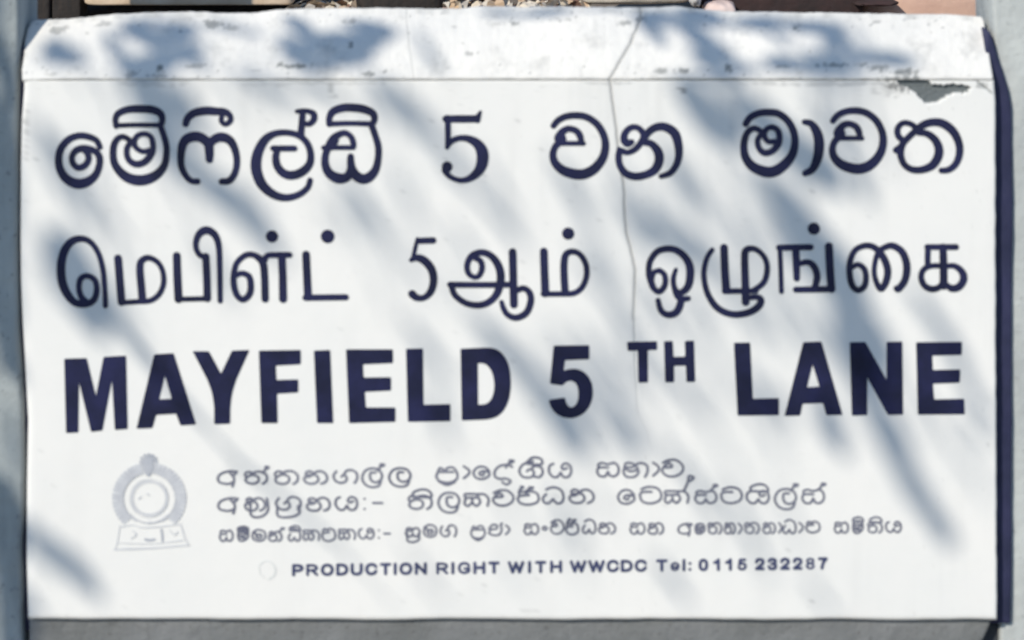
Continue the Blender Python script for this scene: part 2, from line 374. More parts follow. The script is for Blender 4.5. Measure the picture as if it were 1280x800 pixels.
glyph(540, 125, '110,150,48 200,150,52 300,150,52 355,148,50|362,160,40 372,125,34 388,92,16|125,140,40 127,280,38 122,375,28|118,380,24 160,325,38 230,302,40 300,312,52 365,352,70 402,420,84 398,510,80 360,580,62 290,630,44 220,640,36 150,615,36 108,570,44 112,535,56|120,532,76', 'digit')
glyph(680, 125, VA)
glyph(680, 125, '700,335,40 668,345,56 642,320,54 645,270,46 680,228,42 725,215,40 770,235,42 795,280,44 780,330,44 730,390,42 670,418,38 625,405,40 600,390,30|605,400,44 595,460,44 610,530,46 660,590,52 740,610,54 830,590,54 890,550,60 920,480,64 910,410,62 860,350,50 800,335,44|795,310,44 840,250,50 900,215,54 970,215,60 1040,260,66 1070,340,60 1078,430,52 1060,510,46 1010,580,42 935,608,34')
glyph(900, 125, '205,190,44 240,140,46 310,105,48 390,98,50 470,110,50 545,170,50 590,260,50 598,350,52 575,440,60 510,520,70 430,570,76 350,570,76 260,530,68 205,460,58 190,380,50 200,300,46 230,245,42 275,225,40 320,245,38 340,270,36|330,270,36 300,320,38 310,380,40 350,420,44 410,410,44 460,360,46 475,300,42 460,240,40 410,215,38 365,240,36 355,290,36 385,330,36 440,330,36')
glyph(900, 125, '675,175,38 730,190,50 775,260,66 792,350,72 780,460,66 740,550,52 680,585,42')
glyph(1020, 125, VA, fx=lambda x, y: (105 + (x - 45) * .968, 62 + (y - 100) * .987))
glyph(1020, 125, '640,400,46 690,365,42|700,325,40 660,290,44 650,235,42 680,190,38 730,182,38 780,205,40 800,235,44|800,240,44 740,295,44 695,345,46 675,400,50 680,460,46 710,520,44 770,555,46 850,555,50 930,520,58 975,450,62 980,380,60 945,310,54 880,265,46 820,260,40|790,245,46 860,195,52 940,175,54 1020,190,60 1095,250,60 1140,340,54 1145,430,50 1115,510,46 1060,555,42 1000,562,38')
# Tamil row
glyph(60, 275, '460,685,34 455,560,34 440,400,36 405,270,36 345,180,38 270,148,44 190,170,52 130,250,58 105,370,60 115,500,60 160,600,56 220,660,50 300,670,50 365,640,44 390,560,40 375,480,38 315,445,38 262,470,40 248,540,38 265,610,40 300,650,44')
glyph(60, 275, '560,305,54 572,450,54 588,655,54|580,660,34 740,650,34|740,650,34 820,642,36 890,590,36 925,500,36 915,400,34 870,330,36 800,300,40 745,330,46 735,400,50 745,520,52 755,640,52')
glyph(240, 275, '-122,285,54 -117,450,56 -108,632,56|-120,632,34 0,630,34 130,627,34|110,290,50 118,450,50 122,625,52|115,295,44 60,275,38 30,210,36 45,130,44 90,85,54 140,85,54 190,130,48 215,220,40 222,400,36 225,645,34')
glyph(240, 275, '570,320,40 500,280,40 430,280,40 360,340,38 335,430,40 335,520,42 360,600,42 410,635,42 460,590,44 470,520,44 455,450,42 400,425,38 345,445,34|505,285,36 565,340,50 580,450,50 585,630,50|580,320,40 605,282,38 690,278,40 780,277,40|718,285,52 725,450,52 728,630,54')
glyph(240, 275, '640,130,88')
glyph(240, 275, '912,275,54 920,450,54 928,615,56|908,620,42 1070,618,42 1230,616,42')
glyph(240, 275, '1085,130,98')
glyph(500, 275, '148,165,42 265,162,44|140,150,24 122,220,26 105,300,28|90,318,30 130,300,46 190,320,58 250,390,56 268,480,52 245,570,48 190,620,40 130,618,48 97,590,56', 'digit')
glyph(500, 275, '600,300,40 645,330,40 655,390,40 630,445,36 590,455,36 545,420,38 538,350,40 575,285,44 645,258,44 720,280,48 780,350,54 805,440,56 795,530,54 760,610,48 690,665,46 610,680,44 520,660,42 440,600,42 412,530,40|400,515,40 650,517,40 900,515,40')
glyph(500, 275, '900,255,54 905,450,54 910,675,54|935,560,40 990,545,40 1035,580,44 1045,650,46 1010,740,46 930,780,44 860,755,40 825,700,36 812,655,30')
glyph(600, 275, '510,250,54 515,420,54 522,585,56|505,590,36 690,590,36|690,590,36 760,580,38 820,530,38 852,440,38 845,350,38 800,275,38 740,250,40 690,270,44 672,330,48 672,450,50 680,580,50')
glyph(600, 275, '705,107,88')
glyph(790, 275, '220,402,36 260,440,38 262,520,40 215,572,40 165,535,40 155,480,38 172,420,34 215,402,34|165,530,44 135,440,40 140,340,40 190,260,42 260,230,44 340,235,46 410,280,50 455,350,54 465,430,56 450,520,52 410,570,46 365,575,40 335,530,36 330,460,34 350,395,26|338,545,36 360,600,44 395,628,42 450,625,34|392,635,48 375,700,50 340,745,48 280,755,44 230,720,40 207,640,34')
glyph(790, 275, '640,238,32 600,300,34 575,400,36 580,500,38 610,600,42 670,690,46 750,740,46 840,755,46 940,735,48 1010,690,50 1030,640,48 1000,615,40 930,620,36|735,220,54 742,400,54 752,555,56|740,568,38 990,565,36|960,567,36 1050,500,38 1080,400,38 1065,310,36 1010,245,36 950,225,40 905,250,48 900,340,50 905,500,52 908,655,54')
glyph(900, 275, '472,220,42 600,218,42 725,216,42|478,230,32 485,400,32 490,572,32|605,230,50 610,350,50 612,465,44|620,352,34 700,335,40 750,370,46 775,440,48 765,510,44 745,550,36|605,555,40 750,553,42 885,550,42|870,208,54 878,380,54 890,550,54')
glyph(900, 275, '750,68,88')
glyph(1030, 275, '218,382,32 270,355,36 320,390,40 335,460,40 320,530,42 270,560,40 225,520,42 205,440,42 205,340,40 240,250,38 300,210,40 370,205,42 430,240,46 480,310,50 508,400,50 495,490,48 455,550,42 420,500,38 400,420,34 410,320,34 440,250,40 490,215,40 550,205,46 620,250,50 655,330,52 660,410,52 640,490,48 595,548,48 578,545,40')
glyph(1030, 275, '825,215,40 940,215,40 1055,215,42|830,220,40 828,300,40 827,360,38|950,215,50 955,380,54 955,525,54|950,365,34 860,365,36 800,390,38 775,450,40 800,520,42 860,550,44 920,535,40 950,490,34|960,370,32 1040,365,38 1100,410,48 1115,470,52 1080,530,50 1020,545,48 970,510,36')
# English row: outlines
def soften(l):
    out = []; n = len(l)
    for i in range(n):
        a, b, c = l[i - 1], l[i], l[(i + 1) % n]
        u = (b[0] - a[0], b[1] - a[1]); v = (c[0] - b[0], c[1] - b[1])
        lu, lv = math.hypot(*u), math.hypot(*v)
        ang = math.degrees(math.acos(max(-1, min(1, (u[0] * v[0] + u[1] * v[1]) / (lu * lv)))))
        k = min(lu, lv) * (.3 if ang < 52 else 0); k = k if k else min(6, lu * .2, lv * .2)
        out.append((b[0] - u[0] / lu * k, b[1] - u[1] / lu * k)); out.append((b[0] + v[0] / lv * k, b[1] + v[1] / lv * k))
    return out
def block(ox, s, name='letter', oy=420):
    ink = Ink(); loops = []
    for l in s.split('|'):
        p = soften(soften([tuple(float(c) for c in q.split(',')) for q in l.split()]))
        loops.append([(ox + x / 6.4, oy + y / 6.4) for x, y in p])
    ink.poly(loops); return ink.done(name, M_navy, panel)
block(60, '130,180 310,175 383,480 445,165 625,155 638,742 535,750 512,350 435,755 345,765 248,365 243,770 145,775')
block(60, '850,145 1005,135 1185,705 1060,715 1025,620 865,630 835,735 708,740|935,315 890,505 990,500')
block(240, '5,120 135,120 232,300 320,115 460,110 308,450 305,700 178,705 178,455')
block(240, '535,115 870,110 870,225 670,235 675,350 850,345 850,450 680,460 685,695 555,695')
block(240, '975,115 1105,110 1130,695 1000,695')
block(420, '80,105 455,105 455,215 215,225 220,330 440,328 440,435 230,445 238,570 475,570 475,685 105,695')
block(420, '560,100 695,98 700,548 915,543 915,680 575,685')
block(560, '100,100 330,90 400,105 455,160 490,240 503,340 500,450 475,550 420,630 340,665 110,675|238,215 290,215 338,255 370,340 370,440 345,510 305,545 240,548')
block(560, '845,75 1130,72 1130,185 935,192 925,275 1000,255 1080,275 1140,340 1162,430 1150,530 1100,610 1030,650 960,660 880,635 825,580 805,510 935,490 945,540 975,570 1010,565 1040,520 1045,440 1030,380 990,355 950,360 915,395 815,380', 'digit')
block(740, '280,45 520,40 520,110 445,112 447,370 370,372 365,115 285,118')
block(740, '575,40 645,38 650,165 745,163 742,38 815,35 825,365 755,368 750,235 655,238 657,368 585,370')
block(900, '110,52 240,50 262,500 470,495 470,632 140,635')
block(900, '665,48 810,42 980,630 850,632 822,535 660,540 640,635 515,638|740,225 695,408 795,403')
block(1030, '205,48 330,46 500,350 500,45 625,42 632,628 510,630 345,330 345,632 222,635')
block(1030, '735,48 1103,45 1100,150 865,155 870,270 1090,265 1085,372 870,380 880,505 1120,500 1125,625 750,628')

# small Sinhala rows: glyph shapes in a 0..100 box
G = {
 'a': '100,8 60,5 18,25 3,60 15,90 55,100 75,90|60,5 70,25 85,30 100,8|70,25 86,60 78,118',
 'tha': '10,45 3,25 12,5 28,5 34,22 15,42 6,62 12,88 38,100 60,85 64,52 48,30 30,30|30,24 50,3 80,3 100,35 98,78 82,100',
 'na': '26,30 12,32 12,10 28,2 40,18 28,42 6,50 5,75 20,97 48,97 64,68 54,34 38,30|38,24 60,3 84,8 100,45 95,82 76,100',
 'ga': '14,8 3,40 8,76 28,98 50,90 58,62 46,34 36,50|46,36 56,4 78,-2 98,22 100,65 90,98',
 'la': '92,72 80,98 48,104 18,88 3,50 18,10 48,-4 82,4 98,36 90,64 68,76 46,64 40,36 46,20 66,20',
 'va': '6,18 35,2 70,4 97,38 92,76 60,99 24,96 3,68 12,40 34,20 48,42 12,46',
 'ya': '22,5 6,20 3,62 20,97 40,97 54,66|54,66 66,97 88,96 100,60 94,16 72,2 58,26 66,44 82,34',
 'sa': '12,38 8,14 26,2 52,12 80,2 98,30 98,74 80,99 60,92 52,66 40,97 16,97 3,66 12,36 52,36',
 'ha': '24,32 10,28 14,8 30,6 44,24 30,46 8,50 4,76 18,98 48,98 62,68 54,38|40,30 62,2 88,10 100,50 92,88 76,99',
 'bha': '8,30 14,4 40,6 48,24 30,34 10,34 4,66 16,98 48,98 64,66 56,30|48,18 72,2 96,18 100,60 90,99|8,36 30,60 60,50',
 'ka': '6,32 6,5 56,5 84,8 100,45 96,97|6,34 56,32|8,36 3,78 16,98 34,76 50,98 66,66 56,20|34,76 34,50',
 'dha': '18,40 3,64 8,90 28,98 50,70|50,70 68,98 90,90 98,56 86,14 50,-4 18,10',
 'tta': '6,12 40,-2 82,8 100,46 90,82 50,100 12,88 0,52 10,30 54,28',
 'ra': '4,20 20,4 40,12 60,2 90,16 100,52 90,84 50,100 12,88 0,54 12,36 54,30',
 'ma': '6,24 40,2 84,14 98,52 84,88 48,100 12,84 3,50 18,28 34,44 30,66 52,76 70,58 60,38 44,48',
 'ko': '96,38 70,6 30,6 3,46 18,90 60,100 96,72 88,44 54,38 36,58 56,72 66,54',
 'aa': '10,3 80,30 88,60 10,98',
 'pa': '14,26 40,10 50,28 76,8 98,34 92,70 70,96 30,96 6,66 6,36 20,18|14,92 50,108 88,90|18,42 80,42',
 'pra': '8,40 20,8 44,22 54,8 80,6 98,40 94,74 60,92 20,84 4,60 8,36|14,84 50,106 86,88|20,30 80,30',
 'da': '94,12 70,0 30,8 6,36 8,68 34,80 60,78 86,92 66,112 44,98',
 'sha': '60,2 20,20 3,60 18,96 52,98 64,70 50,50 34,62|50,50 70,30 94,40 100,72 86,98 62,92|30,16 56,-20 92,-14 94,20 40,18',
 'dash': '0,50 100,50', 'colon': '50,0|50,100', 'dot': '50,50', 'ring': '0,50 50,0 100,50 50,100 0,50',
 'flag': '0,100 40,40 50,0 100,10 60,34', 'roof': '4,100 6,40 50,0 90,20 100,100 8,96', 'under': '8,0 10,100 60,110 96,70 90,0',
 'ja': '4,40 30,8 60,10 60,40 20,50 4,80 40,100 80,92 96,50 90,4 100,-6',
 'box': '12,20 6,60 20,98 60,99 96,70 92,22 60,6 20,14|20,36 80,36|24,56 60,60 80,44|22,76 74,78',
}
def smallrow(ox, items, wd, ink=None):
    ink = None
    for it in items:
        nme, x0, x1, y0, y1 = it[:5]
        extra = nme in ('flag', 'roof', 'under')
        if not extra:
            if ink: ink.done('letter', M_faded, panel)
            ink = Ink()
        for st in G[nme].split('|'):
            pts = [tuple(float(c) for c in q.split(',')) for q in st.split()]
            pts = [(ox + lerp(x0, x1, .04 + .92 * p[0] / 100) / 6.4, 560 + lerp(y0 + wd * 2.2, y1 - wd * 2.2, p[1] / 100) / 6.4, wd) for p in pts]
            ink.stroke(pts)
    ink.done('letter', M_faded, panel)
smallrow(265, [('a',35,205,172,292),('tha',250,445,180,290),('flag',405,455,140,205),('tha',488,692,175,292),('na',722,928,175,290),('ga',958,1168,170,285)], 3.0)
smallrow(440, [('la',68,250,160,312),('flag',200,260,120,185),('la',283,478,158,308),('pra',660,852,140,292),('aa',885,945,135,248),('ko',962,1108,138,252)], 3.0)
smallrow(620, [('da',-26,145,125,280),('flag',75,145,90,160),('sha',172,380,95,240),('ya',410,608,112,238),('sa',795,988,108,232),('bha',1003,1220,108,236)], 3.0)
smallrow(780, [('aa',225,285,105,228),('va',292,482,85,232)], 3.0)
smallrow(265, [('a',38,212,388,508),('na',252,430,390,505),('under',290,460,395,540),('ga',498,715,385,500),('under',500,715,455,548),('ha',745,950,388,505),('ya',976,1168,380,500),('colon',1200,1240,398,492)], 3.0)
smallrow(440, [('dash',165,245,430,446),('tha',438,642,372,492),('roof',475,635,322,395),('la',677,868,355,515),('ka',885,1100,355,470),('va',1116,1300,328,465)], 3.0)
smallrow(620, [('ra',166,348,335,458),('flag',180,220,300,350),('flag',235,300,305,350),('dha',362,550,310,450),('na',572,788,322,445),('ko',966,1116,325,450)], 3.0)
smallrow(780, [('tta',120,305,305,448),('ka',312,522,332,446),('flag',475,560,215,345),('sa',556,745,332,446),('flag',690,750,285,345),('tta',770,948,308,446),('ya',968,1165,332,446),('roof',1000,1150,280,350)], 3.0)
smallrow(940, [('la',168,362,325,488),('flag',305,370,280,345),('sa',388,582,322,446),('flag',530,590,275,335)], 3.0)
smallrow(265, [('sa',55,170,650,748),('box',198,295,632,745),('roof',200,290,620,660),('ma',315,435,645,748),('na',446,560,660,748),('flag',535,580,632,672),('dha',605,712,640,748),('roof',615,705,615,665),('ka',722,862,648,742),('ra',876,990,635,748),('ka',1005,1150,642,735)], 2.6)
smallrow(440, [('ya',45,178,635,728),('colon',205,225,650,722),('dash',255,305,676,690),('sa',422,545,630,712),('under',430,545,680,748),('ma',566,682,605,715),('ga',698,838,612,712),('pra',942,1068,610,735),('ja',1086,1205,600,702),('aa',1225,1262,608,695)], 2.6)
smallrow(620, [('sa',218,342,598,694),('ring',368,408,620,660),('va',430,548,568,690),('ra',556,662,590,696),('flag',565,600,560,600),('flag',605,640,565,600),('dha',686,802,568,688),('na',812,958,592,688)], 2.6)
smallrow(780, [('sa',42,168,592,690),('ha',185,318,592,690),('a',425,545,594,690),('box',562,648,592,688),('tha',665,782,592,688),('na',798,890,592,688),('aa',912,944,594,688),('tha',958,1082,590,686),('na',1105,1212,590,686),('aa',1235,1262,590,682)], 2.6)
smallrow(940, [('dha',240,355,570,688),('aa',372,410,588,680),('ra',428,545,578,680),('sa',652,772,586,682),('box',798,890,568,682),('roof',800,888,545,590),('tha',918,1042,588,680),('roof',935,1035,545,595),('ya',1062,1195,580,676)], 2.6)

# bottom English row: bold sans capitals in a 0..1 box
A = {
 'P': (.72, '0,0 0,1|0,.02 .5,.02 .85,.1 1,.28 .85,.47 .5,.55 0,.55'), 'R': (.78, '0,0 0,1|0,.02 .5,.02 .85,.1 .98,.28 .85,.46 .5,.54 0,.54|.5,.56 1,1'),
 'O': (.84, '.5,0 .15,.12 0,.5 .15,.88 .5,1 .85,.88 1,.5 .85,.12 .5,0'), 'D': (.76, '0,0 0,1|0,.02 .45,.02 .85,.15 1,.5 .85,.85 .45,.98 0,.98'),
 'U': (.76, '0,0 0,.65 .15,.92 .5,1 .85,.92 1,.65 1,0'), 'C': (.78, '1,.26 .82,.06 .5,0 .16,.12 0,.5 .16,.88 .5,1 .84,.9 1,.7'),
 'T': (.70, '0,.02 1,.02|.5,.02 .5,1'), 'I': (.02, '0,0 0,1'), 'N': (.76, '0,1 0,0|0,0 1,1|1,1 1,0'), 'G': (.82, '1,.26 .8,.05 .5,0 .16,.12 0,.5 .16,.88 .5,1 .82,.93 1,.78|1,.82 1,.54|1,.56 .58,.56'),
 'H': (.76, '0,0 0,1|1,0 1,1|0,.48 1,.48'), 'W': (1.15, '0,0 .25,1|.25,1 .5,.05|.5,.05 .75,1|.75,1 1,0'), 'e': (.56, '.04,.66 1,.66 .92,.4 .5,.27 .1,.42 0,.65 .12,.9 .5,1 .95,.84'),
 'l': (.02, '0,0 0,1'), ':': (.02, '0,.34|0,.95'), '0': (.56, '.5,0 .12,.12 0,.5 .12,.88 .5,1 .88,.88 1,.5 .88,.12 .5,0'), '1': (.34, '.0,.28 .6,.16 .9,0|.9,0 .9,1'),
 '5': (.56, '.95,.02 .2,.02|.2,.02 .08,.5|.08,.5 .5,.38 .88,.48 1,.68 .86,.92 .5,1 .12,.92 0,.75'), '2': (.56, '0,.28 .14,.06 .5,0 .88,.08 1,.28 .85,.5 .35,.78 0,.98|0,.98 1,.98'),
 '3': (.56, '0,.2 .2,.03 .55,0 .9,.1 .95,.27 .8,.42 .45,.48|.45,.48 .85,.55 1,.73 .85,.93 .5,1 .15,.95 0,.78'), '8': (.56, '.5,0 .14,.08 .06,.25 .18,.42 .5,.47 .86,.57 1,.75 .84,.94 .5,1 .16,.94 0,.75 .14,.57 .5,.47 .82,.42 .94,.25 .86,.08 .5,0'),
 '7': (.56, '0,.02 1,.02|1,.02 .55,.45 .35,1')}
def word(text, x0, x1):
    wd = 3.9; H = 15.8 - wd
    ws = [A[c][0] * H * 1.24 for c in text]; free = (x1 - x0 - wd - sum(ws)) / (len(text) - 1); x = x0 + wd / 2
    for c, cw in zip(text, ws):
        ink = Ink()
        for st in A[c][1].split('|'):
            pts = []
            for q in st.split():
                u, v = q.split(','); X = x + float(u) * cw; base = 720.3 - 8.6 * (X - 365) / 668
                pts.append((X, base - wd / 2 - (1 - float(v)) * H, wd * (.72 if c in 'e8' else .86 if c in 'RG5' else 1)))
            ink.stroke(pts)
        ink.done('digit' if c.isdigit() else 'letter', M_bluesmall, panel); x += cw + free
for t, a, b in (('PRODUCTION', 365, 533.5), ('RIGHT', 545, 624.5), ('WITH', 634.5, 702.5), ('WWCDC', 712, 808.5), ('Tel:', 820, 864.5), ('0115', 873, 933.5), ('232287', 943.5, 1034.5)): word(t, a, b)
gh = Ink()
gh.stroke([(324, 707, 1.6), (331, 701, 1.6), (339, 703, 2), (344, 711, 2.4), (342, 719, 2.4), (335, 724, 2)]); gh.stroke([(330, 722, 1), (325, 716, 1), (324, 709, 1)])
gh.done('ghost_mark', M_ghost, panel)

# crest: faded emblem print
ccx, ccy = 186.5, 622.5
cr = Ink()
def ring(ink, r, wd, a0=0, a1=360, ry=1.0, cx=ccx, cy=ccy):
    ink.stroke([(cx + r * math.cos(R(a)), cy + r * ry * math.sin(R(a)), wd) for a in [a0 + (a1 - a0) * i / 20 for i in range(21)]], flat=True)
ring(cr, 21.5, 3.2, ry=.97); ring(cr, 23.8, 1.0)
cr.done('crest_ring', M_crest, panel); cr = Ink()
ring(cr, 39.5, 13.5, 132, 408, .97); cr.done('crest_wreath', M_crestlight, panel); cr = Ink(); cr.d = 5e-4
for k in range(40):
    a = 135 + 270 * k / 39
    for r0, r1_, wd in ((32.5, 38, 4.4), (37, 45.4, 4.6)):
        rr = r0 + (r1_ - r0) / 2; da = 3.0 if r0 > 36 else 0
        aa = R(a + da + random.uniform(-1, 1))
        c_, s_ = math.cos(aa), math.sin(aa)
        if s_ > .72 : continue
        cr.d = 2.6e-4 + (k % 2) * 3e-5 + (r0 > 36) * 6e-5
        cr.stroke([(ccx + c_ * r0, ccy + s_ * r0 * .97, wd * .5), (ccx + c_ * rr, ccy + s_ * rr * .97, wd), (ccx + c_ * r1_, ccy + s_ * r1_ * .97, wd * .55)])
for a0, a1 in ((118, 242), (298, 422)): ring(cr, 33.2, 1.6, a0, a1, .97)
ring(cr, 31.5, 2.0, 40, 140, .97)
cr.done('crest_wreath', M_crestleaf, panel); cr = Ink()
cr.stroke([(150, 657, 1.4), (146, 680, 1.6), (143, 687, 2.0)]); cr.stroke([(143, 686.5, 2.6), (186, 685, 2.4), (236, 681, 2.4)])
cr.stroke([(226, 655, 1.3), (231, 672, 1.6), (236, 681, 1.8)]); cr.stroke([(152, 658, 1.6), (166, 656, 1.2), (178, 659, 1.6), (200, 658, 1.8), (224, 655, 1.2)])
cr.stroke([(147, 678, 1.4), (170, 679, 1.0), (195, 679, 1.0), (228, 675, 1.6)])
cr.stroke([(166, 663, 1.2), (170, 668, 1.4), (164, 673, 1.2)]); cr.stroke([(212, 662, 1), (218, 668, 1.2), (222, 664, 1)]); cr.stroke([(184, 617, 2.2), (186, 618, 2.2)]); cr.stroke([(173, 623, 1.2), (177, 620, 1)]) 
cr.done('crest_base', M_crest, panel)
c2 = Ink()
for k in range(12):
    a = R(k * 30); c2.stroke([(185.8 + 3 * math.cos(a), 576.5 + 3 * math.sin(a), 2.2), (185.8 + 10 * math.cos(a), 576.5 + 9 * math.sin(a), 3.6)])
c2.disc(185.8, 576.5, 6.5); c2.stroke([(185.8, 584, 13), (185.6, 589, 8), (185.5, 592.5, 5)])
c2.done('crest_wheel', M_crest2, panel); c2 = Ink()
c2.stroke([(202, 662, 3), (203, 671, 3), (203, 677, 2)]); c2.stroke([(182, 674, 3.5), (187, 675, 3.5), (193, 674, 3)]); c2.stroke([(186, 653.5, 3), (190, 653, 3)])
c2.done('crest_base', M_crest2, panel)

# ------------------------------------------------ ground and the raised bed behind the sign
M_soil = mat('brown_soil', (.20, .165, .13), .95, var=(.13, .105, .08), scale=6, bump=.8, bscale=30, fine=(60, .6, .5, (.12, .08, .06)))
def zground(x, y):
    t = max(0, min(1, (y - .22) / .16)); t = t * t * (3 - 2 * t)
    h = t * (.880 + .0 * max(0, min(1, (x - .30) / .2)) + .012 * nz(x, y, 2.2, 4) + .006 * nz(x, y, 9, 5)) + max(0, y - .55) * .16 * (y < 12) + (12 - .55) * .16 * (y >= 12)
    return h + .01 * nz(x, y, 1.3, 1) * (1 - t)
gx = rng(-60, -3, 6) + rng(-3, -1.2, .15) + rng(-1.2, 1.2, .02) + rng(1.2, 3, .15) + rng(3, 61, 6)
gy = rng(-60, -4, 6) + rng(-4, .14, .3) + rng(.14, .7, .016) + rng(.7, 3, .12) + rng(3, 12, 1) + rng(12, 80, 8)
V = [Vector((x, y, zground(x, y))) for y in gy for x in gx]; n = len(gx)
F = [(j * n + i, j * n + i + 1, (j + 1) * n + i + 1, (j + 1) * n + i) for j in range(len(gy) - 1) for i in range(n - 1)]
tag(link('ground', V, F, M_soil, None, True), kind='structure')

M_road = mat('unseen_lane_asphalt', (.060, .062, .066), .9, var=(.045, .046, .05), scale=40, bump=.5)  # dark lane out of view, added to cut warm bounce onto the sign
V = [Vector((x, y, .02 if abs(y + 2.7) < 1.9 else -.02)) for y in (-4.7, -4.5, -.9, -.7) for x in (-60, -20, -5, 0, 5, 20, 60)]
F = [(j * 7 + i, j * 7 + i + 1, (j + 1) * 7 + i + 1, (j + 1) * 7 + i) for j in range(3) for i in range(6)]
tag(link('unseen_road', V, F, M_road), kind='structure')
M_tan = mat('tan_brick', (.70, .56, .42), .9, var=(.56, .42, .29), scale=20, bump=.6)
M_dark = mat('hollow_shade', (.028, .026, .026), .9, var=(.045, .036, .032), scale=18, bump=.8, stretch=(9, 9, 1))  # near-black fill, shadow of the rubble hollows put into the colour
M_brown = mat('dark_red_brown', (.060, .034, .032), .9, var=(.035, .026, .026), scale=18, bump=.8)  # darkness of the shaded soil in the colour, shared with the clod
M_pale = mat('pale_stone', (.62, .55, .46), .9, var=(.42, .38, .31), scale=25, bump=.6)
M_pink = mat('pink_stone', (.72, .58, .53), .9, var=(.55, .42, .38), scale=25, bump=.6)
M_chalk = mat('white_stone', (.80, .77, .75), .9, var=(.6, .58, .55), scale=25)
def lump(name, px0, px1, ptop, pbot, d, depth, m, label, cat, seed, amp=.12, box=.75, group=None, tilt=0):
    """irregular stone or lump: superellipsoid with noise, standing on the bed"""
    a, b = P(px0, pbot, d), P(px1, ptop, d)
    c = (a + b) / 2 + Vector((0, depth / 2, 0)); h = Vector(((b.x - a.x) / 2, depth / 2, (b.z - a.z) / 2))
    nu, nv = 28, 16; V = []
    def sp(v, e): return math.copysign(abs(v) ** e, v)
    e = 1 - box
    for j in range(nv + 1):
        ph = -math.pi / 2 + math.pi * j / nv
        for i in range(nu):
            th = 2 * math.pi * i / nu
            u = Vector((sp(math.cos(ph), e) * sp(math.cos(th), e), sp(math.cos(ph), e) * sp(math.sin(th), e), sp(math.sin(ph), e)))
            q = 1 + amp * noise.noise(u * 1.7 + Vector((seed, seed, 0))) + amp * .4 * noise.noise(u * 5 + Vector((seed, 0, 0)))
            V.append(Vector((h.x * u.x * q + tilt * u.z * h.z, h.y * u.y * q, h.z * u.z * q + tilt * .1 * h.x * u.x)))
    F = [(j * nu + i, j * nu + (i + 1) % nu, (j + 1) * nu + (i + 1) % nu, (j + 1) * nu + i) for j in range(nv) for i in range(nu)]
    o = link(name, V, F, m, None, True); o.location = c
    tag(o, label, cat, group); return o
lump('shade_block', 14, 62, -60, 30, .40, .05, M_dark, 'upright black block for the shaded hollow just above the left corner of the sign', 'shaded hollow', 1, .05, .85, tilt=.0)  # black blocks added where a shaded hollow lies
lump('shade_block', 64, 101, -48, 30, .405, .05, M_dark, 'narrower black block for the shaded hollow, touching the tan brick', 'shaded hollow', 4, .05, .85)
lump('tan_brick', 103, 368, -45, 8, .38, .16, M_tan, 'long flat tan brick lying behind the left part of the sign', 'brick', 2, .03, .90)
lump('shade_lump', 60, 470, 5, 70, .47, .14, M_dark, 'black lump for the shadow under the tan brick behind the sign', 'log', 6, .06, .6)  # shadow line beneath the brick, built as a black lump
lump('shade_lump', 446, 556, -40, 30, .40, .12, M_dark, 'stubby blue-black lump for a shaded hollow in the middle of the rubble behind the sign', 'log', 7, .10, .7)  # shaded gap in the rubble, filled with a black lump
lump('pale_stone', 728, 868, -42, 7, .41, .14, M_pale, 'flat pale stone left of the small white stone behind the sign', 'stone', 9, .08, .75)
lump('white_stone', 862, 878, -25, 10, .37, .05, M_chalk, 'small chalky white stone between the pale stone and the pink stone', 'stone', 12, .2, .3)
lump('pink_stone', 882, 921, 5, 30, .37, .05, M_pink, 'small pink stone in front of the dark shaded-soil lump', 'stone', 14, .15, .3)
lump('shaded_soil_lump', 874, 1084, -50, 30, .42, .10, M_brown, 'dark reddish-brown lump for shaded soil behind the right part of the sign', 'log', 17, .06, .75)  # shaded soil, its darkness built as a dark brown lump
lump('soil_clod', 1070, 1125, 4, 9, .40, .05, M_brown, 'thin dark clod lying on the red soil beside the shaded-soil lump', 'clod', 19, .3, .2)
lump('soil_mound', 1076, 1300, -60, 60, .45, .4, mat('dry_red_soil', (.62, .42, .33), .95, var=(.52, .34, .27), scale=12, bump=.5), 'smooth mound of dry red soil behind the right end of the sign', 'mound', 21, .06, .6)

# dead leaves and twigs
leafm = [mat('dry_leaf_' + k, c, .8) for k, c in (('tan', (.50, .36, .24)), ('pale', (.66, .58, .47)), ('brown', (.20, .12, .09)), ('grey', (.42, .38, .33)))]
V = []; F = []; MI = []
def dryleaf(p, L, wd, rot, mi):
    k = len(V)
    for u, s in ((-1, 0), (-.5, .8), (.2, 1), (.7, .6), (1, 0)):
        for sg in ((-1, 1) if s else (0,)):
            V.append(p + rot @ Vector((u * L / 2, sg * s * wd / 2, .004 * math.sin(3 * u) + .006 * abs(sg) * s)))
    F.extend([(k, k + 1, k + 2), (k + 1, k + 3, k + 4, k + 2), (k + 3, k + 5, k + 6, k + 4), (k + 5, k + 7, k + 6)]); MI.extend([mi] * 4)
from mathutils import Euler
for i in range(900):
    px = random.choice([random.uniform(555, 735), random.uniform(365, 445), random.uniform(560, 860), random.uniform(1120, 1235)]) if i > 250 else random.uniform(555, 735)
    y = random.uniform(.30, .55); x = (px - 640) / 1000 * (1 + y / DIST)
    z = zground(x, y) + .004 + (random.uniform(0, .05) if 360 < px < 450 or 555 < px < 740 else random.uniform(0, .006))
    dryleaf(Vector((x, y, z)), random.uniform(.02, .05), random.uniform(.008, .02), Euler((random.uniform(-.9, .9), random.uniform(-.9, .9), random.uniform(0, 6.3))).to_matrix(), random.choice([0, 1, 1, 2, 3, 0]))
lt = link('leaf_litter', V, F, leafm[0]); [lt.data.materials.append(m) for m in leafm[1:]]
lt.data.polygons.foreach_set('material_index', MI)
tag(lt, 'dry tan and grey leaf litter heaped between the stones behind the sign', 'leaf litter', kind='stuff')

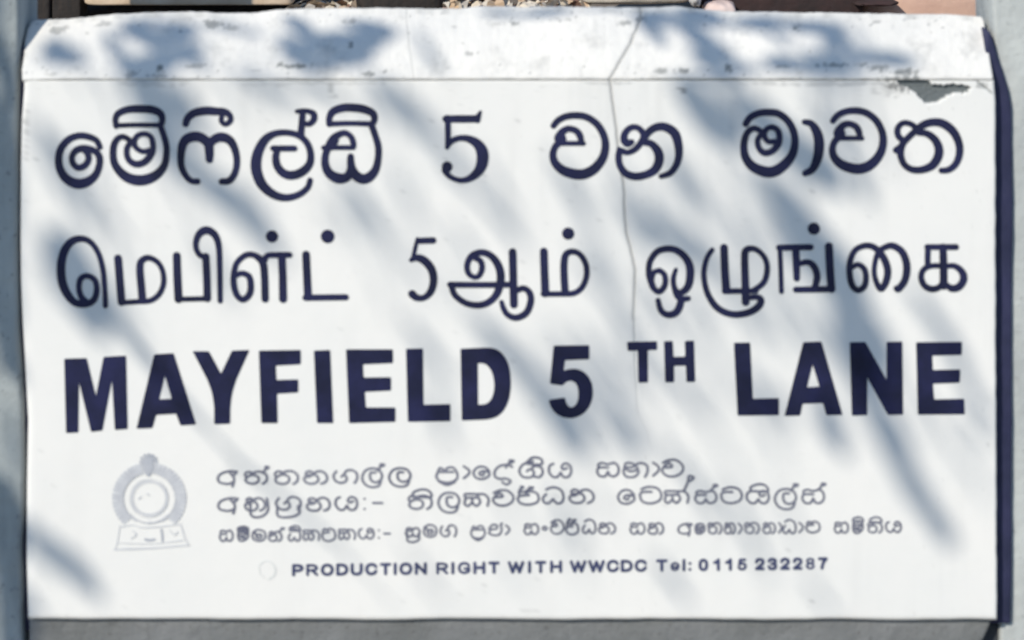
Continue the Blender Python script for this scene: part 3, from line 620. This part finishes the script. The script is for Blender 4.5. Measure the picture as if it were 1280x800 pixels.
# ------------------------------------------------ the tree whose shade dapples the sign (stands left of and above the viewer)
M_leaf = mat('green_leaf', (.07, .11, .035), .5, var=(.045, .08, .025), scale=8)
M_bark = mat('bark', (.16, .12, .09), .9, var=(.10, .08, .06), scale=10, bump=.8)
tree = empty('shade_tree', (-3.6, -3.6, 0))
tag(tree, 'broad-leaved tree beside the lane whose hanging leaves shade the sign', 'tree')
TO = Vector((-3.6, -3.6, 0))
V = []; F = []
def capd(px, py):                            # depth of the sloping coping or the flat face
    return .055 * max(0, min(1, (100 - py) / 85))
def blade(px0, py0, px1, py1, wd, dist, bend=0.0):
    """leaf blade between two points, wd wide (metres), dist metres up the sunlight"""
    a = P(px0, py0, capd(px0, py0)) + sdir * dist; b = P(px1, py1, capd(px1, py1)) + sdir * (dist + random.uniform(-.05, .05))
    ax = (b - a); L = ax.length; ax.normalize()
    side = ax.cross(sdir).normalized(); nrm = side.cross(ax)
    side = (side + nrm * random.uniform(-.35, .35)).normalized()
    k = len(V); m = 7
    for i in range(m + 1):
        t = i / m; wv = wd / 2 * (math.sin(math.pi * (.06 + .9 * t)) ** .7)
        c = a + ax * L * t + side * bend * L * math.sin(math.pi * t) + nrm * L * .05 * math.sin(math.pi * t)
        V.append(c + side * wv + nrm * wv * .2); V.append(c - side * wv + nrm * wv * .2)
    for i in range(m): F.append((k + 2 * i, k + 2 * i + 1, k + 2 * i + 3, k + 2 * i + 2))
SH = [  # px0 py0 px1 py1 width(mm) dist count spread
 (50,290,105,400,46,3.2,2,10),(70,290,135,395,50,3.3,2,14),(85,370,130,430,40,3.0,2,8),(45,140,100,260,22,3.6,2,12),(90,210,120,290,20,3.6,1,6),
 (165,90,215,180,55,3.0,2,12),(190,130,265,225,44,3.2,2,10),(240,205,300,270,34,3.2,1,6),(285,225,345,315,32,3.3,1,6),(230,95,260,180,26,3.4,1,6),(330,270,360,330,20,3.4,1,4),
 (475,95,535,160,40,3.2,2,8),(415,215,480,300,18,3.8,1,8),(450,110,480,160,14,3.6,1,8),(545,170,600,250,17,3.8,1,10),(600,240,660,320,18,3.8,1,10),(560,270,600,330,10,3.8,1,4),
 (590,385,655,465,36,3.4,2,12),(650,450,690,530,36,3.4,1,8),(680,490,740,570,30,3.6,2,10),(500,400,560,480,18,3.8,1,8),(540,470,560,560,12,3.8,1,8),
 (690,190,745,290,18,3.8,1,8),(770,230,830,320,24,3.7,1,8),(800,265,880,330,36,3.5,2,10),(825,180,885,265,26,3.4,2,8),(860,290,930,370,24,3.7,1,8),(800,330,850,420,16,3.8,1,8),
 (845,100,930,190,46,3.1,2,12),(905,105,985,190,56,3.1,2,14),(950,150,1040,240,60,3.1,3,16),(960,215,1050,330,58,3.1,3,16),(1010,110,1070,190,34,3.3,2,10),(1000,90,1060,120,26,3.2,1,8),
 (1000,280,1075,390,60,3.1,3,14),(1040,350,1110,460,54,3.2,3,14),(1055,400,1105,520,50,3.2,2,12),(1065,190,1085,260,26,3.2,1,4),
 (960,230,1000,330,26,3.4,1,8),(1020,470,1060,560,34,3.4,2,10),(1080,490,1140,590,40,3.4,2,10),(1120,560,1170,650,38,3.4,2,8),(1150,620,1185,680,32,3.4,1,5),
 (1130,350,1200,450,24,3.6,2,10),(1180,430,1235,530,20,3.6,1,8),(1205,520,1230,560,18,3.5,1,4),
 (820,430,880,520,18,3.8,1,8),(770,400,810,480,16,3.7,1,6),(775,500,810,580,28,3.5,1,6),(700,600,740,690,12,3.8,1,8),(840,560,900,660,14,3.8,1,10),(900,330,960,420,18,3.8,1,8),
 (35,650,80,715,34,3.3,2,8),(60,680,125,745,36,3.3,2,8),(30,730,60,775,18,3.4,1,5),(815,700,860,765,16,3.5,1,5),(1010,715,1050,770,12,3.6,1,5),(900,600,960,720,12,3.9,1,8),
 # on the coping
 (50,70,105,62,34,2.2,2,6),(60,50,95,75,26,2.2,1,4),(150,30,215,60,26,2.0,2,8),(180,50,250,40,26,2.0,2,8),(150,85,215,70,26,2.0,2,6),(165,98,230,78,26,2.1,1,4),(260,28,310,42,18,2.0,1,4),
 (352,25,400,60,28,1.8,2,6),(385,55,480,65,40,1.8,2,6),(395,85,470,82,26,1.9,1,5),(430,32,500,45,22,1.8,2,5),(520,35,560,95,12,2.2,1,4),
 (600,17,660,22,13,1.6,1,2),(650,20,720,12,13,1.6,1,2),(720,12,800,16,9,1.6,1,2),(790,15,850,20,16,1.8,2,4),(795,25,835,60,16,1.9,2,5),
 (845,15,910,30,22,1.9,2,5),(870,45,920,80,34,2.0,2,6),(860,70,905,95,24,2.0,1,5),(905,30,985,28,26,1.9,2,4),(975,30,1055,35,24,1.9,2,4),(955,80,985,95,14,2.0,1,4),
 (1030,45,1065,95,30,2.0,2,5),(1060,70,1150,85,20,2.2,2,5),(930,28,960,45,16,1.9,1,4),
 (845,25,905,75,28,2.0,2,6),(1010,70,1050,98,26,2.0,2,5),(885,80,960,92,16,2.0,1,5),(960,32,990,60,18,2.0,1,4),(850,95,930,98,14,2.0,1,4),(355,70,420,92,24,1.9,2,5),(130,40,170,90,24,2.0,2,6),(215,62,260,90,20,2.0,1,6),(300,40,330,50,12,2.0,1,4),
 (150,88,235,128,30,2.6,2,6),(170,100,240,150,30,2.7,2,6),(300,88,380,120,16,2.8,1,6),(370,92,430,130,18,2.8,1,6),(455,92,520,150,26,2.8,1,5),
 (842,22,900,28,26,2.0,2,4),(1030,25,1055,60,26,2.0,2,4),(905,60,930,98,20,2.0,2,4),(960,70,1030,92,20,2.0,2,5),(790,20,850,40,20,2.0,2,4),(150,22,255,34,18,2.0,1,4),(190,75,260,60,30,2.0,2,5),(50,62,108,80,28,2.0,2,4),(430,50,500,40,30,2.0,2,4),(350,45,400,80,26,2.0,1,4),
 # on the left post
 (-10,-30,15,130,46,2.6,2,5),(-5,100,18,300,44,2.8,3,5),(-5,260,20,420,44,2.8,3,5),(-30,100,0,460,50,2.8,3,5),(-5,400,22,480,36,2.8,2,4),(-5,590,22,700,46,2.8,2,5),(-5,660,20,840,46,2.8,3,5),(0,500,10,600,14,3.0,1,4),(-30,560,0,840,50,2.8,2,5),
 (0,-60,24,40,40,2.7,2,3),
]
random.seed(5)
for x0, y0, x1, y1, wd, dist, cnt, sp in SH:
    for c in range(cnt):
        j = lambda: random.uniform(-sp, sp)
        dx, dy = j(), j()
        blade(x0 + dx + j() * .4, y0 + dy, x1 + dx + j() * .4, y1 + dy + j() * .5, wd / 1000 * random.uniform(.7, 1.02) / (1 if cnt == 1 else 1.25), dist * (1.28 if y0 > 98 and x0 > 28 else 1.42 if x0 > 28 else 1) + random.uniform(-.3, .3), random.uniform(-.05, .05))
def veil(x0, y0, x1, y1, cnt, w0=6, w1=11):
    for _ in range(cnt):
        x, y = random.uniform(x0, x1), random.uniform(y0, y1); L = random.uniform(50, 110)
        blade(x, y, x + L * random.uniform(.4, .75), y + L, random.uniform(w0, w1) / 1000, random.uniform(4.4, 5.6), random.uniform(-.1, .1))
veil(610, 380, 800, 520, 18, 5, 10); veil(690, 130, 960, 380, 26, 5, 9); veil(450, 100, 640, 330, 12, 4, 7); veil(900, 100, 1080, 520, 14); veil(140, 95, 260, 220, 5)
veil(40, 150, 150, 400, 6); veil(800, 420, 1000, 640, 9, 4, 7); veil(1060, 380, 1220, 560, 8, 5, 8); veil(200, 200, 440, 320, 8, 4, 7); veil(440, 560, 760, 700, 6, 4, 6); veil(50, 25, 330, 95, 10, 5, 9); veil(840, 10, 1060, 90, 10, 5, 9)
crown = link('foliage', [v - TO for v in V], F, M_leaf, tree); 
leafpts = [V[k * 16] for k in range(len(V) // 16)]
V = []; F = []
def tube(pts, r0, r1, k=6):
    b = len(V); m = len(pts)
    for i, p in enumerate(pts):
        d = (pts[min(i + 1, m - 1)] - pts[max(i - 1, 0)]).normalized(); u = d.orthogonal().normalized(); v = d.cross(u)
        r = lerp(r0, r1, i / (m - 1))
        for q in range(k): V.append(p + (u * math.cos(2 * math.pi * q / k) + v * math.sin(2 * math.pi * q / k)) * r)
    for i in range(m - 1):
        for q in range(k): F.append((b + i * k + q, b + i * k + (q + 1) % k, b + (i + 1) * k + (q + 1) % k, b + (i + 1) * k + q))
# thin hanging stem whose shadow runs from the name row down to the lower edge
stem = [(128, 395), (180, 445), (245, 520), (300, 580), (370, 635), (430, 690), (490, 755)]
tube([P(x, y, 0) + sdir * 3.3 for x, y in stem], .0062, .0016)
twigs = link('twig', [v - TO for v in V], F, M_bark, tree); V = []; F = []
tube([P(150, 400, 0) + sdir * 2.5, P(172, 425, 0) + sdir * 2.5, P(195, 455, 0) + sdir * 2.5], .004, .003)
twigs = link('twig', [v - TO for v in V], F, M_bark, tree)
V = []; F = []
def seg(a, b, r0, r1, sag=.1, n=8, k=8):
    tube([a.lerp(b, i / n) + Vector((.05 * nz(i, r0 * 100, .7, 1), .05 * nz(i, r0 * 90, .7, 2), sag * math.sin(math.pi * i / n))) for i in range(n + 1)], r0, r1, k)
top = Vector((-3.5, -3.5, 4.75))
seg(TO - Vector((0, 0, .1)), top, .16, .10, 0, 14, 14)
trunk = link('trunk', [v - TO for v in V], F, M_bark, tree, True)
V = []; F = []
# limbs reach out behind the leaves, away from the sunlight that falls on the sign
for a, b, r in (((-3.5, -3.5, 4.6), (-2.6, -3.2, 5.1), .07), ((-2.6, -3.2, 5.1), (-1.2, -2.4, 5.0), .04), ((-3.5, -3.5, 4.6), (-4.3, -4.2, 5.6), .07), ((-3.5, -3.5, 4.6), (-3.3, -4.6, 5.6), .06), ((-2.6, -3.2, 5.1), (-2.3, -3.9, 5.8), .03)):
    seg(Vector(a), Vector(b), r, r * .6)
limbs = link('branch', [v - TO for v in V], F, M_bark, tree, True)
